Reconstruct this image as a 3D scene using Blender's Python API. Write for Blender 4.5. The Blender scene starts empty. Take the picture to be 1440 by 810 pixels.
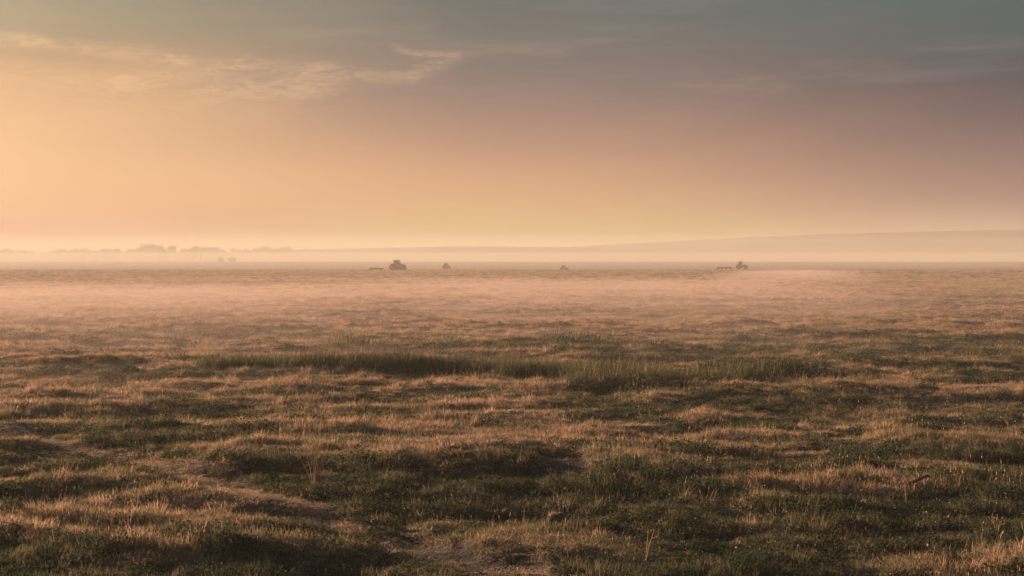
import bpy, bmesh, math, random
import numpy as np
from mathutils import Vector, Matrix

R = math.radians
rng = np.random.default_rng(11)
random.seed(5)
SC = bpy.context.scene
COL = SC.collection

# ------------------------------------------------------------------ camera, sky, sun, exposure
F = 2000.0          # focal length in photo pixels (1440 wide)
EYE = 366.0         # photo row of the eye level
CAM_H = 3.0
cam_data = bpy.data.cameras.new('camera')
cam_data.sensor_width = 36.0
cam_data.lens = 36.0 * F / 1440.0
cam_data.shift_y = -(405.0 - EYE) / 1440.0
cam_data.clip_start = 0.1
cam_data.clip_end = 60000.0
cam = bpy.data.objects.new('camera', cam_data)
cam.location = (0, 0, CAM_H)
cam.rotation_euler = (R(90), 0, 0)
COL.objects.link(cam)
SC.camera = cam

SUN_AZ = -54.0      # degrees from the view direction, negative = left
SUN_EL = 11.0
SUN_STRENGTH = 5.0
EXPOSURE = 1.75
sd = Vector((math.sin(R(SUN_AZ)) * math.cos(R(SUN_EL)), math.cos(R(SUN_AZ)) * math.cos(R(SUN_EL)), math.sin(R(SUN_EL))))
sun_data = bpy.data.lights.new('sun', 'SUN')
sun_data.energy = SUN_STRENGTH
sun_data.color = (1.0, 0.68, 0.49)
sun_data.angle = R(0.6)
sun = bpy.data.objects.new('sun', sun_data)
sun.rotation_euler = sd.to_track_quat('Z', 'Y').to_euler()
COL.objects.link(sun)

SC.view_settings.view_transform = 'Standard'
SC.view_settings.look = 'None'
SC.view_settings.exposure = EXPOSURE
SC.view_settings.gamma = 1.0
SC.view_settings.use_curve_mapping = False
SC.cycles.volume_bounces = 0
SC.cycles.max_bounces = 6
SC.cycles.diffuse_bounces = 2
SC.cycles.glossy_bounces = 2
SC.cycles.transmission_bounces = 3
SC.cycles.transparent_max_bounces = 6
SC.cycles.use_denoising = True


def lin(r, g, b):
    def f(c):
        c /= 255.0
        return c / 12.92 if c <= 0.04045 else ((c + 0.055) / 1.055) ** 2.4
    return (f(r), f(g), f(b), 1.0)


class NT:
    """small helper to write node trees"""
    def __init__(s, tree):
        s.t = tree
        s.n = tree.nodes
        s.l = tree.links

    def put(s, sock, v):
        if v is None:
            return
        if isinstance(v, bpy.types.NodeSocket):
            s.l.new(v, sock)
        else:
            sock.default_value = v

    def math(s, op, a, b=None, c=None, clamp=False):
        n = s.n.new('ShaderNodeMath')
        n.operation = op
        n.use_clamp = clamp
        s.put(n.inputs[0], a)
        s.put(n.inputs[1], b)
        s.put(n.inputs[2], c)
        return n.outputs[0]

    def ramp(s, fac, stops, interp='LINEAR'):
        n = s.n.new('ShaderNodeValToRGB')
        n.color_ramp.interpolation = interp
        el = n.color_ramp.elements
        while len(el) > 1:
            el.remove(el[0])
        el[0].position, el[0].color = stops[0]
        for p, c in stops[1:]:
            e = el.new(p)
            e.color = c
        s.put(n.inputs[0], fac)
        return n.outputs[0]

    def mix(s, fac, a, b, kind='MIX'):
        n = s.n.new('ShaderNodeMix')
        n.data_type = 'RGBA'
        n.blend_type = kind
        s.put(n.inputs[0], fac)
        s.put(n.inputs[6], a)
        s.put(n.inputs[7], b)
        return n.outputs[2]

    def smooth(s, v, lo, hi, to0=0.0, to1=1.0):
        n = s.n.new('ShaderNodeMapRange')
        n.interpolation_type = 'SMOOTHSTEP'
        s.put(n.inputs[0], v)
        for i, q in enumerate((lo, hi, to0, to1)):
            s.put(n.inputs[1 + i], q)
        return n.outputs[0]

    def noise(s, vec, scale, detail=3.0, rough=0.5, dist=0.0):
        n = s.n.new('ShaderNodeTexNoise')
        s.put(n.inputs['Vector'], vec)
        n.inputs['Scale'].default_value = scale
        n.inputs['Detail'].default_value = detail
        n.inputs['Roughness'].default_value = rough
        n.inputs['Distortion'].default_value = dist
        return n.outputs['Fac']

    def xyz(s, x, y, z):
        n = s.n.new('ShaderNodeCombineXYZ')
        s.put(n.inputs[0], x)
        s.put(n.inputs[1], y)
        s.put(n.inputs[2], z)
        return n.outputs[0]


def az_el(px, py):
    a = math.atan((px - 720) / F)
    e = math.atan((EYE - py) / F * math.cos(a))
    return math.degrees(a), math.degrees(e)


def build_world():
    w = bpy.data.worlds.new('World')
    SC.world = w
    w.use_nodes = True
    t = NT(w.node_tree)
    t.n.clear()
    tc = t.n.new('ShaderNodeTexCoord')
    sep = t.n.new('ShaderNodeSeparateXYZ')
    t.l.new(tc.outputs['Generated'], sep.inputs[0])
    x, y, z = sep.outputs
    az = t.math('MULTIPLY', t.math('ARCTAN2', x, y), 180 / math.pi)
    el = t.math('MULTIPLY', t.math('ARCSINE', z), 180 / math.pi)
    sky = t.n.new('ShaderNodeTexSky')
    sky.sky_type = 'NISHITA'
    sky.sun_disc = False
    sky.sun_elevation = R(SUN_EL)
    sky.sun_rotation = R(SUN_AZ)
    sky.altitude = 100
    sky.air_density = 1.3
    sky.dust_density = 3.0
    sky.ozone_density = 1.0

    # veil of dusk stratus in front of the clear sky: warm towards the sun, grey green away from it
    wob = t.noise(t.xyz(t.math('MULTIPLY', az, 0.05), t.math('MULTIPLY', el, 0.28), 0.0), 1.0, 4, 0.55, 0.6)
    elw = t.math('ADD', el, t.math('MULTIPLY', t.math('SUBTRACT', wob, 0.5), 2.2))
    fac = t.math('DIVIDE', elw, 30.0, clamp=True)
    E = 2 ** EXPOSURE
    def st(y, c, src):
        # sky colour wanted at that photo row, less what the air in front of it adds
        e = az_el(720, y)[1]
        tau = min(2.0, .0265 / max(math.sin(R(e)), .004))
        tr = math.exp(-tau)
        return (e / 30.0, tuple(max(.004, (v - q * (1 - tr)) / tr / E) for v, q in zip(lin(*c)[:3], src)) + (1,))
    up = lambda p, c: (p, tuple(v / E for v in lin(*c)[:3]) + (1,))
    rowsY = (330, 290, 225, 150, 90, 45, 0)
    SRC = ((1.0, .70, .42), (.84, .56, .34), (.72, .47, .29))
    COLS = (((237, 194, 134), (246, 198, 150), (245, 201, 150), (232, 184, 137), (206, 167, 130), (182, 164, 130), (180, 161, 134)),
            ((224, 188, 137), (222, 178, 136), (205, 158, 126), (160, 132, 117), (138, 121, 112), (130, 121, 110), (117, 112, 104)),
            ((211, 174, 142), (183, 147, 125), (150, 122, 109), (60, 87, 93), (26, 100, 95), (24, 102, 97), (8, 105, 102)))
    TOP = (((118, 126, 124), (50, 84, 100)), ((80, 104, 110), (44, 80, 98)), ((56, 90, 98), (40, 78, 96)))
    warm, mid, cool = [t.ramp(fac, [st(y, c, q) for y, c in zip(rowsY, cs)] + [up(.46, tp[0]), up(1.0, tp[1])], 'B_SPLINE')
                       for cs, q, tp in zip(COLS, SRC, TOP)]
    azm = t.math('ADD', t.math('ABSOLUTE', t.math('SUBTRACT', az, SUN_AZ)), SUN_AZ)   # the sky darkens on both sides of the sun
    azw = t.math('ADD', azm, t.math('MULTIPLY', t.math('SUBTRACT', wob, 0.5), 6.0))
    f1 = t.smooth(azw, -23.0, 1.0)
    f2 = t.smooth(azw, -1.0, 22.0)
    veil = t.mix(f2, t.mix(f1, warm, mid), cool)
    # the glow continues towards the sun, left of the picture
    dsun = t.math('ABSOLUTE', t.math('SUBTRACT', az, SUN_AZ))
    glow = t.math('MULTIPLY', t.smooth(dsun, 38.0, 4.0), t.smooth(el, 22.0, 3.0))
    veil = t.mix(t.math('MULTIPLY', glow, 0.5), veil, (.95, 0.60, 0.32, 1.0))

    # wisps of lit cirrus
    dn1 = t.noise(t.xyz(t.math('MULTIPLY', az, 0.35), t.math('MULTIPLY', el, 1.0), 3.0), 1.0, 5, 0.6, 0.4)
    dn2 = t.noise(t.xyz(t.math('MULTIPLY', az, 0.35), t.math('MULTIPLY', el, 1.0), 9.0), 1.0, 5, 0.6, 0.4)
    fib = t.noise(t.xyz(t.math('MULTIPLY', az, 0.8), t.math('MULTIPLY', el, 4.2), 1.0), 1.0, 9, 0.66, 1.6)
    ax = t.math('ADD', az, t.math('MULTIPLY', t.math('SUBTRACT', dn1, 0.5), 2.6))
    ey = t.math('ADD', el, t.math('MULTIPLY', t.math('SUBTRACT', dn2, 0.5), 0.95))
    segs = [  # x0, y0, x1, y1, half width (deg), strength
        (-120, 40, 40, 56, 0.28, .55), (40, 56, 240, 80, 0.22, .6), (240, 80, 330, 92, .16, .35),
        (-60, 105, 180, 118, 0.45, .35), (200, 110, 330, 90, .35, .40), (330, 90, 440, 96, .22, .5), (300, 128, 440, 122, .35, .5),
        (440, 96, 580, 108, .22, .5), (580, 108, 640, 80, .22, .6), (560, 68, 640, 80, .15, .55),
        (600, 72, 800, 72, .18, .32), (960, 122, 1100, 126, .24, .42), (1040, 106, 1060, 116, .12, .25),
        (400, 46, 600, 40, .2, .18), (940, 100, 1010, 102, .12, .22), (1140, 88, 1260, 92, .12, .18), (700, 120, 800, 116, .18, .16),
        (60, 170, 420, 150, .5, .12), (-200, 135, 430, 120, .85, .38), (440, 108, 600, 104, .4, .25), (760, 180, 960, 186, .22, .10)]
    tot = None
    for x0, y0, x1, y1, hw, k in segs:
        a0, e0 = az_el(x0, y0)
        a1, e1 = az_el(x1, y1)
        dx, dy = a1 - a0, e1 - e0
        L2 = dx * dx + dy * dy
        px_ = t.math('SUBTRACT', ax, a0)
        py_ = t.math('SUBTRACT', ey, e0)
        h = t.math('DIVIDE', t.math('ADD', t.math('MULTIPLY', px_, dx), t.math('MULTIPLY', py_, dy)), L2, clamp=True)
        qx = t.math('MULTIPLY', t.math('SUBTRACT', px_, t.math('MULTIPLY', h, dx)), 0.45)
        qy = t.math('SUBTRACT', py_, t.math('MULTIPLY', h, dy))
        d = t.math('SQRT', t.math('ADD', t.math('MULTIPLY', qx, qx), t.math('MULTIPLY', qy, qy)))
        m = t.math('MULTIPLY', t.smooth(d, hw * 2.0, 0.0), k)
        tot = m if tot is None else t.math('ADD', tot, m)
    tot = t.math('MULTIPLY', tot, t.smooth(fib, 0.36, 0.62, 0.18, 1.15), clamp=True)
    # thin overall streaks
    stre = t.noise(t.xyz(t.math('MULTIPLY', az, 0.09), t.math('MULTIPLY', el, 1.3), 5.0), 1.0, 6, 0.6, 0.5)
    stm = t.math('MULTIPLY', t.smooth(stre, 0.48, 0.75), t.math('MULTIPLY', t.smooth(el, 2.5, 6.0), 0.10))
    tot = t.math('ADD', tot, stm, clamp=True)
    litc = t.mix(t.smooth(az, -20.0, 12.0), tuple(v / E for v in lin(252, 206, 150)[:3]) + (1,), tuple(v / E for v in lin(172, 140, 124)[:3]) + (1,))
    veil = t.mix(t.math('MULTIPLY', tot, 0.44), veil, litc)
    dk = t.math('MULTIPLY', t.smooth(stre, 0.5, 0.25), t.smooth(el, 3.0, 7.0))
    veil = t.mix(t.math('MULTIPLY', dk, 0.18), veil, (0.10, 0.095, 0.085, 1.0))

    b1 = t.n.new('ShaderNodeBackground')
    t.l.new(sky.outputs[0], b1.inputs[0])
    b1.inputs[1].default_value = 0.05
    b2 = t.n.new('ShaderNodeBackground')
    t.l.new(veil, b2.inputs[0])
    b2.inputs[1].default_value = 1.0
    ms = t.n.new('ShaderNodeMixShader')
    t.put(ms.inputs[0], t.smooth(el, 14.0, 40.0, 0.975, 0.45))
    t.l.new(b1.outputs[0], ms.inputs[1])
    t.l.new(b2.outputs[0], ms.inputs[2])
    out = t.n.new('ShaderNodeOutputWorld')
    t.l.new(ms.outputs[0], out.inputs[0])


build_world()

# ------------------------------------------------------------------ noise and terrain
_T = rng.random((24, 256, 256)).astype(np.float64)


def vnoise(x, y, s):
    x = np.asarray(x, float)
    y = np.asarray(y, float)
    ix = np.floor(x).astype(int)
    iy = np.floor(y).astype(int)
    fx = x - ix
    fy = y - iy
    fx = fx * fx * fx * (fx * (fx * 6 - 15) + 10)
    fy = fy * fy * fy * (fy * (fy * 6 - 15) + 10)
    T = _T[s % 24]
    a = T[ix & 255, iy & 255]
    b = T[(ix + 1) & 255, iy & 255]
    c = T[ix & 255, (iy + 1) & 255]
    d = T[(ix + 1) & 255, (iy + 1) & 255]
    return (a * (1 - fx) + b * fx) * (1 - fy) + (c * (1 - fx) + d * fx) * fy


def fbm(x, y, s, o=4, g=0.5):
    v = 0.0
    a = 1.0
    n = 0.0
    ca, sa = math.cos(0.6), math.sin(0.6)
    for i in range(o):
        v = v + a * vnoise(x, y, s + i)
        n += a
        a *= g
        x, y = (x * ca - y * sa) * 2.03 + 17.3, (x * sa + y * ca) * 2.03 + 5.1
    return v / n


def sstep(v, lo, hi):
    t = np.clip((np.asarray(v, float) - lo) / (hi - lo), 0, 1)
    return t * t * (3 - 2 * t)


def flat_at(px, py):
    d = F * CAM_H / (py - EYE)
    return (px - 720) / F * d, d


def seg_dist(x, y, pts):
    best = np.full(np.shape(x), 1e9)
    for (x0, y0), (x1, y1) in zip(pts[:-1], pts[1:]):
        dx, dy = x1 - x0, y1 - y0
        h = np.clip(((x - x0) * dx + (y - y0) * dy) / (dx * dx + dy * dy), 0, 1)
        best = np.minimum(best, np.hypot(x - x0 - h * dx, y - y0 - h * dy))
    return best


TRACK = [flat_at(*p) for p in ((-260, 560), (0, 606), (150, 640), (330, 690), (470, 722), (600, 752), (760, 800), (900, 850))]
TRACK2 = [flat_at(*p) for p in ((-200, 655), (0, 682), (140, 706), (330, 748), (520, 790), (640, 830))]
BAND = [flat_at(*p) for p in ((360, 520), (480, 521), (640, 527), (760, 530), (860, 531))]
BAND2 = [flat_at(*p) for p in ((870, 540), (960, 540), (1090, 532))]
SOIL = [(560, 745, .55, .9), (620, 758, .4, .5), (500, 742, .4, .6), (85, 700, .4, .6), (395, 778, .45, .5), (470, 790, .5, .5), (700, 775, .5, .5), (60, 645, .6, 1.0), (790, 662, .6, 1.0),
        (640, 762, .35, .4)]
DIPS = [((792 - 720) / F * 520, 520, 32, .9)]


def soil_mask(x, y):
    m = np.zeros(np.shape(x))
    wob = (fbm(x * 1.1, y * 1.1, 3, 3) - .5) * 1.1
    for px, py, rx, ry in SOIL:
        cx, cy = flat_at(px, py)
        q = np.hypot((x - cx) / (rx * 1.0), (y - cy) / (ry * 1.0)) + wob
        m = np.maximum(m, 1 - sstep(q, .55, 1.05))
    return m


def track_mask(x, y):
    wob = (fbm(x * .5, y * .5, 6, 3) - .5) * 1.6
    a = 1 - sstep(seg_dist(x, y, TRACK) + wob * .55, .14, .52)
    b = 1 - sstep(seg_dist(x, y, TRACK2) + wob * .7, .05, .4)
    return np.maximum(a, b * .6)


def band_mask(x, y):
    wob = (fbm(x * .35, y * .6, 9, 3) - .5) * 3.0
    a = 1 - sstep(seg_dist(x, y, BAND) + wob, .5, 1.7)
    b = 1 - sstep(seg_dist(x, y, BAND2) + wob, .2, 1.2)
    return np.maximum(a, b)


def H(x, y):
    x = np.asarray(x, float)
    y = np.asarray(y, float)
    d = np.hypot(x, y)
    w = 1 - .75 * sstep(d, 60, 260)
    w = w * (1 - sstep(d, 420, 900)) * sstep(d, 3, 9)
    z = w * (.34 * (fbm(x / 11 + 3, y / 7, 0, 3) - .5) + .42 * (fbm(x / 4.0, y / 1.8 + 8, 4, 3) - .5) + .34 * (fbm(x / 1.9, y / .85, 8, 3) - .5))
    z = z - .05 * track_mask(x, y) - .07 * soil_mask(x, y)
    for cx, cy, r, a in DIPS:
        z = z - a * np.exp(-((x - cx) ** 2 + (y - cy) ** 2) / (r * r))
    yy = y + 8 * (fbm(x / 300, y / 300, 12, 2) - .5)
    z = z + 1.75 * sstep(yy, 640, 1150) * (1 - sstep(yy, 1180, 1330)) - 3.0 * sstep(yy, 1180, 1500)
    return z


def at(px, py):
    d = F * CAM_H / (py - EYE)
    for _ in range(12):
        x = (px - 720) / F * d
        d = .5 * d + .5 * F * (CAM_H - float(H(x, d))) / (py - EYE)
    x = (px - 720) / F * d
    return Vector((x, d, float(H(x, d))))


# ------------------------------------------------------------------ materials
def new_mat(name):
    m = bpy.data.materials.new(name)
    m.use_nodes = True
    t = NT(m.node_tree)
    t.n.clear()
    out = t.n.new('ShaderNodeOutputMaterial')
    return m, t, out


def principled(t, base, rough=.6, metal=0.0, normal=None, spec=.3):
    p = t.n.new('ShaderNodeBsdfPrincipled')
    t.put(p.inputs['Base Color'], base)
    t.put(p.inputs['Roughness'], rough)
    t.put(p.inputs['Metallic'], metal)
    p.inputs['Specular IOR Level'].default_value = spec
    if normal is not None:
        t.l.new(normal, p.inputs['Normal'])
    return p.outputs[0]


def simple_mat(name, c1, c2, scale=6, rough=.6, metal=0., spec=.3):
    m, t, out = new_mat(name)
    tc = t.n.new('ShaderNodeTexCoord')
    n = t.noise(tc.outputs['Object'], scale, 4, .6)
    c = t.mix(t.smooth(n, .35, .65), c1 + (1,), c2 + (1,))
    t.l.new(principled(t, c, rough, metal, None, spec), out.inputs[0])
    return m


def leaf_mat(name, c1, c2, c3, patch=.25, trans=.35, tint=1.0):
    """grass / leaf: colour varies per plant and in patches on the ground"""
    m, t, out = new_mat(name)
    oi = t.n.new('ShaderNodeObjectInfo')
    geo = t.n.new('ShaderNodeNewGeometry')
    n = t.noise(geo.outputs['Position'], patch, 3, .6)
    c = t.mix(oi.outputs['Random'], c1 + (1,), c2 + (1,))
    c = t.mix(t.smooth(n, .42, .64), c, c3 + (1,))
    n2 = t.noise(geo.outputs['Position'], 9.0, 2, .6)
    c = t.mix(t.smooth(n2, .3, .7, 0, .5), c, t.mix(1.0, c, (.55, .5, .45, 1), 'MULTIPLY'))
    d = t.n.new('ShaderNodeBsdfDiffuse')
    t.l.new(c, d.inputs[0])
    tr = t.n.new('ShaderNodeBsdfTranslucent')
    t.l.new(c, tr.inputs[0])
    ms = t.n.new('ShaderNodeMixShader')
    ms.inputs[0].default_value = trans
    t.l.new(d.outputs[0], ms.inputs[1])
    t.l.new(tr.outputs[0], ms.inputs[2])
    t.l.new(ms.outputs[0], out.inputs[0])
    return m


M = {}
M['dry'] = leaf_mat('dry_grass_blades', (.47, .31, .20), (.29, .20, .125), (.56, .38, .255), .22, .48)
M['straw'] = leaf_mat('straw', (.52, .37, .24), (.40, .27, .17), (.58, .42, .28), .3, .3)
M['stem'] = leaf_mat('seed_stems', (.44, .295, .185), (.52, .36, .22), (.35, .225, .14), .3, .35)
M['olive'] = leaf_mat('olive_grass_blades', (.155, .138, .074), (.25, .195, .115), (.12, .116, .062), .2, .4)
M['green'] = leaf_mat('weed_leaves', (.044, .062, .033), (.075, .082, .042), (.038, .056, .031), .4, .3)
M['reed'] = leaf_mat('tall_grass_blades', (.058, .074, .036), (.13, .115, .06), (.048, .064, .034), .15, .4)
M['flower'] = leaf_mat('pale_flower_heads', (.40, .34, .24), (.32, .27, .18), (.42, .36, .27), .4, .3)
M['soil'] = simple_mat('dark_soil', (.028, .021, .017), (.055, .038, .028), 9, .95, 0, .1)
M['red'] = simple_mat('weathered_red_paint', (.34, .022, .02), (.25, .024, .02), 3, .45)
M['dark'] = simple_mat('dark_metal', (.03, .028, .028), (.05, .042, .038), 5, .6, .3)
M['tyre'] = simple_mat('dusty_rubber', (.022, .02, .019), (.04, .03, .026), 4, .9)
M['rim'] = simple_mat('rim_paint', (.22, .06, .04), (.16, .05, .035), 6, .5)
M['steel'] = simple_mat('worn_steel', (.18, .14, .11), (.10, .07, .055), 5, .55, .4)
M['lamp'] = simple_mat('lamp_glass', (.7, .68, .62), (.6, .58, .52), 5, .2)
M['bark'] = simple_mat('bark', (.07, .05, .035), (.12, .085, .06), 8, .9)
M['crown'] = leaf_mat('tree_leaves', (.05, .055, .025), (.07, .07, .03), (.045, .05, .022), .05, .3)
M['wall'] = simple_mat('grey_wall', (.22, .19, .16), (.16, .14, .12), .6, .85)
M['roof'] = simple_mat('dark_roof', (.10, .07, .06), (.14, .10, .08), .6, .8)
m, t, out = new_mat('window_glass')
t.l.new(principled(t, (.05, .05, .05, 1), .12, 0, None, .5), out.inputs[0])
M['glass'] = m


def vol_mat(name, col, dens, g):
    m, t, out = new_mat(name)
    v = t.n.new('ShaderNodeVolumePrincipled')
    v.inputs['Color'].default_value = col + (1,)
    v.inputs['Density'].default_value = dens
    v.inputs['Anisotropy'].default_value = g
    t.l.new(v.outputs[0], out.inputs['Volume'])
    return m


# ground
m, t, out = new_mat('field_ground')
geo = t.n.new('ShaderNodeNewGeometry')
P = geo.outputs['Position']
sp = t.n.new('ShaderNodeSeparateXYZ')
t.l.new(P, sp.inputs[0])
pn = t.xyz(t.math('MULTIPLY', sp.outputs[0], .35), sp.outputs[1], 0.0)
n1 = t.noise(P, .35, 5, .6)
n2 = t.noise(P, 7.0, 4, .65)
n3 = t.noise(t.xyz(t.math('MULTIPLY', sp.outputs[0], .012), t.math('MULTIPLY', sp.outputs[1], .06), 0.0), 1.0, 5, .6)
c = t.mix(t.smooth(n2, .3, .7), (.045, .037, .026, 1), (.12, .088, .058, 1))
c = t.mix(t.smooth(n1, .45, .65, 0, .6), c, (.055, .055, .026, 1))
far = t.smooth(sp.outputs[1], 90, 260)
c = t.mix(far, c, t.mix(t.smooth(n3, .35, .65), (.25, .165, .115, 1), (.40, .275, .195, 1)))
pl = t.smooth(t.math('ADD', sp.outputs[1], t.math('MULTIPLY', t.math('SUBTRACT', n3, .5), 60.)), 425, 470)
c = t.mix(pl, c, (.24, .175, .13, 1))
at_ = t.n.new('ShaderNodeAttribute')
at_.attribute_name = 'soil'
c = t.mix(at_.outputs['Fac'], c, t.mix(t.smooth(n2, .35, .65), (.022, .017, .014, 1), (.05, .036, .027, 1)))
bp = t.n.new('ShaderNodeBump')
bp.inputs['Strength'].default_value = .9
bp.inputs['Distance'].default_value = .12
nb = t.noise(P, 3.5, 6, .7)
t.l.new(nb, bp.inputs['Height'])
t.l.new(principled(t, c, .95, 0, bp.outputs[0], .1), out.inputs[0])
M['ground'] = m


# ------------------------------------------------------------------ object helpers
def tag(o, label=None, cat=None, group=None, kind=None):
    for k, v in (('label', label), ('category', cat), ('group', group), ('kind', kind)):
        if v:
            o[k] = v
    return o


def link_mesh(name, bm, mat, parent=None, smooth=False):
    me = bpy.data.meshes.new(name)
    bm.to_mesh(me)
    bm.free()
    for mm in (mat if isinstance(mat, list) else [mat]):
        me.materials.append(mm)
    if smooth:
        for p in me.polygons:
            p.use_smooth = True
    o = bpy.data.objects.new(name, me)
    COL.objects.link(o)
    if parent:
        o.parent = parent
    return o


def empty(name, loc, rz=0.0):
    o = bpy.data.objects.new(name, None)
    o.empty_display_size = .3
    o.location = loc
    o.rotation_euler = (0, 0, rz)
    COL.objects.link(o)
    return o


def copy_tree(o, parent=None):
    c = o.copy()
    COL.objects.link(c)
    if parent:
        c.parent = parent
    for ch in list(o.children):
        copy_tree(ch, c)
    return c


def box(bm, c, s, bev=0.0, rot=None):
    r = bmesh.ops.create_cube(bm, size=1.0)
    vs = r['verts']
    bmesh.ops.scale(bm, vec=s, verts=vs)
    if bev:
        es = list({e for v in vs for e in v.link_edges})
        q = bmesh.ops.bevel(bm, geom=es, offset=bev, segments=2, affect='EDGES', profile=.6)
        vs = list({v for f in q['faces'] for v in f.verts} | {v for v in vs if v.is_valid})
    if rot is not None:
        bmesh.ops.rotate(bm, cent=(0, 0, 0), matrix=rot, verts=vs)
    bmesh.ops.translate(bm, vec=c, verts=vs)
    return vs


def tube(bm, a, b, r0, r1=None, n=10):
    a = Vector(a)
    b = Vector(b)
    r1 = r0 if r1 is None else r1
    d = b - a
    q = d.to_track_quat('Z', 'Y').to_matrix().to_4x4()
    bmesh.ops.create_cone(bm, cap_ends=True, segments=n, radius1=r0, radius2=r1, depth=d.length,
                          matrix=Matrix.Translation((a + b) / 2) @ q)


def prism(bm, prof, y0, y1):
    """profile of (x, z) points, extruded from y0 to y1"""
    va = [bm.verts.new((x, y0, z)) for x, z in prof]
    vb = [bm.verts.new((x, y1, z)) for x, z in prof]
    n = len(prof)
    bm.faces.new(va)
    bm.faces.new(vb[::-1])
    for i in range(n):
        bm.faces.new((va[i], vb[i], vb[(i + 1) % n], va[(i + 1) % n]))
    bmesh.ops.recalc_face_normals(bm, faces=bm.faces[:])


def ring(bm, prof, cen, n=28, lug=0.0):
    """lathe of (radius, y) about the y axis"""
    rows = []
    for i in range(n):
        a = 2 * math.pi * i / n
        rows.append([bm.verts.new((cen[0] + (r + (lug if (i % 2 and k in (2, 3)) else 0)) * math.cos(a), cen[1] + y, cen[2] + (r + (lug if (i % 2 and k in (2, 3)) else 0)) * math.sin(a)))
                     for k, (r, y) in enumerate(prof)])
    for i in range(n):
        a, b = rows[i], rows[(i + 1) % n]
        for k in range(len(prof) - 1):
            bm.faces.new((a[k], a[k + 1], b[k + 1], b[k]))
    bmesh.ops.recalc_face_normals(bm, faces=bm.faces[:])


# ------------------------------------------------------------------ ground and hills
def sheet(name, xs, ys_grid, zs, mat, smooth=True, attr=None):
    nr, nc = xs.shape
    v = np.stack([xs, ys_grid, zs], -1).reshape(-1, 3)
    idx = np.arange(nr * nc).reshape(nr, nc)
    f = np.stack([idx[:-1, :-1], idx[:-1, 1:], idx[1:, 1:], idx[1:, :-1]], -1).reshape(-1, 4)
    me = bpy.data.meshes.new(name)
    me.vertices.add(len(v))
    me.vertices.foreach_set('co', v.ravel())
    me.loops.add(f.size)
    me.loops.foreach_set('vertex_index', f.ravel().astype(np.int32))
    me.polygons.add(len(f))
    me.polygons.foreach_set('loop_start', np.arange(0, f.size, 4, dtype=np.int32))
    me.update(calc_edges=True)
    if smooth:
        me.polygons.foreach_set('use_smooth', np.ones(len(f), bool))
    if attr is not None:
        a = me.attributes.new('soil', 'FLOAT', 'POINT')
        a.data.foreach_set('value', attr.ravel().astype(np.float32))
    me.materials.append(mat)
    o = bpy.data.objects.new(name, me)
    COL.objects.link(o)
    return o


rows = np.concatenate([np.array([-3500, -900, -200, -60, -20, -6, 0, 4, 7]), 9 * 1.0082 ** np.arange(0, 815)])
u = np.linspace(-1, 1, 520)
U, Y = np.meshgrid(u, rows)
HW = 1.4 * np.abs(Y) + 26
HW = np.where(Y < 9, np.maximum(HW, 40), HW)
X = HW * (.36 * U + .64 * U ** 5)
Z = H(X, Y)
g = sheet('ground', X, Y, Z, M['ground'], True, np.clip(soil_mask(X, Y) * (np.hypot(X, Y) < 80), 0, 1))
tag(g, kind='structure')

hx = np.linspace(-2600, 3200, 160)
hy = np.linspace(0, 1, 28)
m, t, out = new_mat('hill_grass')
tc = t.n.new('ShaderNodeTexCoord')
n = t.noise(tc.outputs['Object'], .012, 5, .6)
t.l.new(principled(t, t.mix(t.smooth(n, .35, .65), (.09, .07, .04, 1), (.15, .105, .065, 1)), .95), out.inputs[0])
M['hill'] = m


def ridge(dist, depth, fn, x0, x1, name):
    hx = np.linspace(x0, x1, 200)
    HX, V = np.meshgrid(hx, hy)
    HY = dist - depth * .5 + depth * V
    prof = np.sin(np.pi * np.clip(V, 0, 1)) ** 1.2
    HZ = -6 + (fn(HX) + 9) * prof * (1 + .05 * (fbm(HX / 160, HY / 160, 5, 3) - .5))
    o = sheet(name, HX, HY, HZ, M['hill'])
    return tag(o, kind='structure')


def hill_fn(x):      # crest height above eye level by photo column
    px = 720 + x / 2120 * F
    row = np.interp(px, [-400, 300, 560, 760, 1000, 1180, 1440, 1800, 2600], [372, 370, 362, 352, 339, 331, 325, 322, 330])
    return (EYE - row) / F * 2120 + 3 + 1.2 * (fbm(x / 220, x * 0, 2, 3) - .5)


def hill2_fn(x):
    px = 720 + x / 1950 * F
    row = np.interp(px, [-600, 200, 420, 620, 800, 1000, 1300, 2000], [370, 364, 354, 350, 351, 358, 366, 370])
    return (EYE - row) / F * 1950 + 3 + 1.0 * (fbm(x / 160, x * 0, 7, 3) - .5)


ridge(2140, 460, hill_fn, -1900, 2700, 'hills')
ridge(1930, 180, hill2_fn, -1600, 1500, 'hills')

# ------------------------------------------------------------------ grass and weeds (stuff)
TEMPL = bpy.data.collections.new('plant_templates')


def blades_mesh(name, parts, mats):
    """parts: list of (verts, faces, material index)"""
    V, Fc, MI = [], [], []
    for v, f, mi in parts:
        o = len(V)
        V += v
        Fc += [tuple(i + o for i in q) for q in f]
        MI += [mi] * len(f)
    me = bpy.data.meshes.new(name)
    me.from_pydata(V, [], Fc)
    for mm in mats:
        me.materials.append(mm)
    me.polygons.foreach_set('material_index', MI)
    me.update()
    return me


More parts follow.
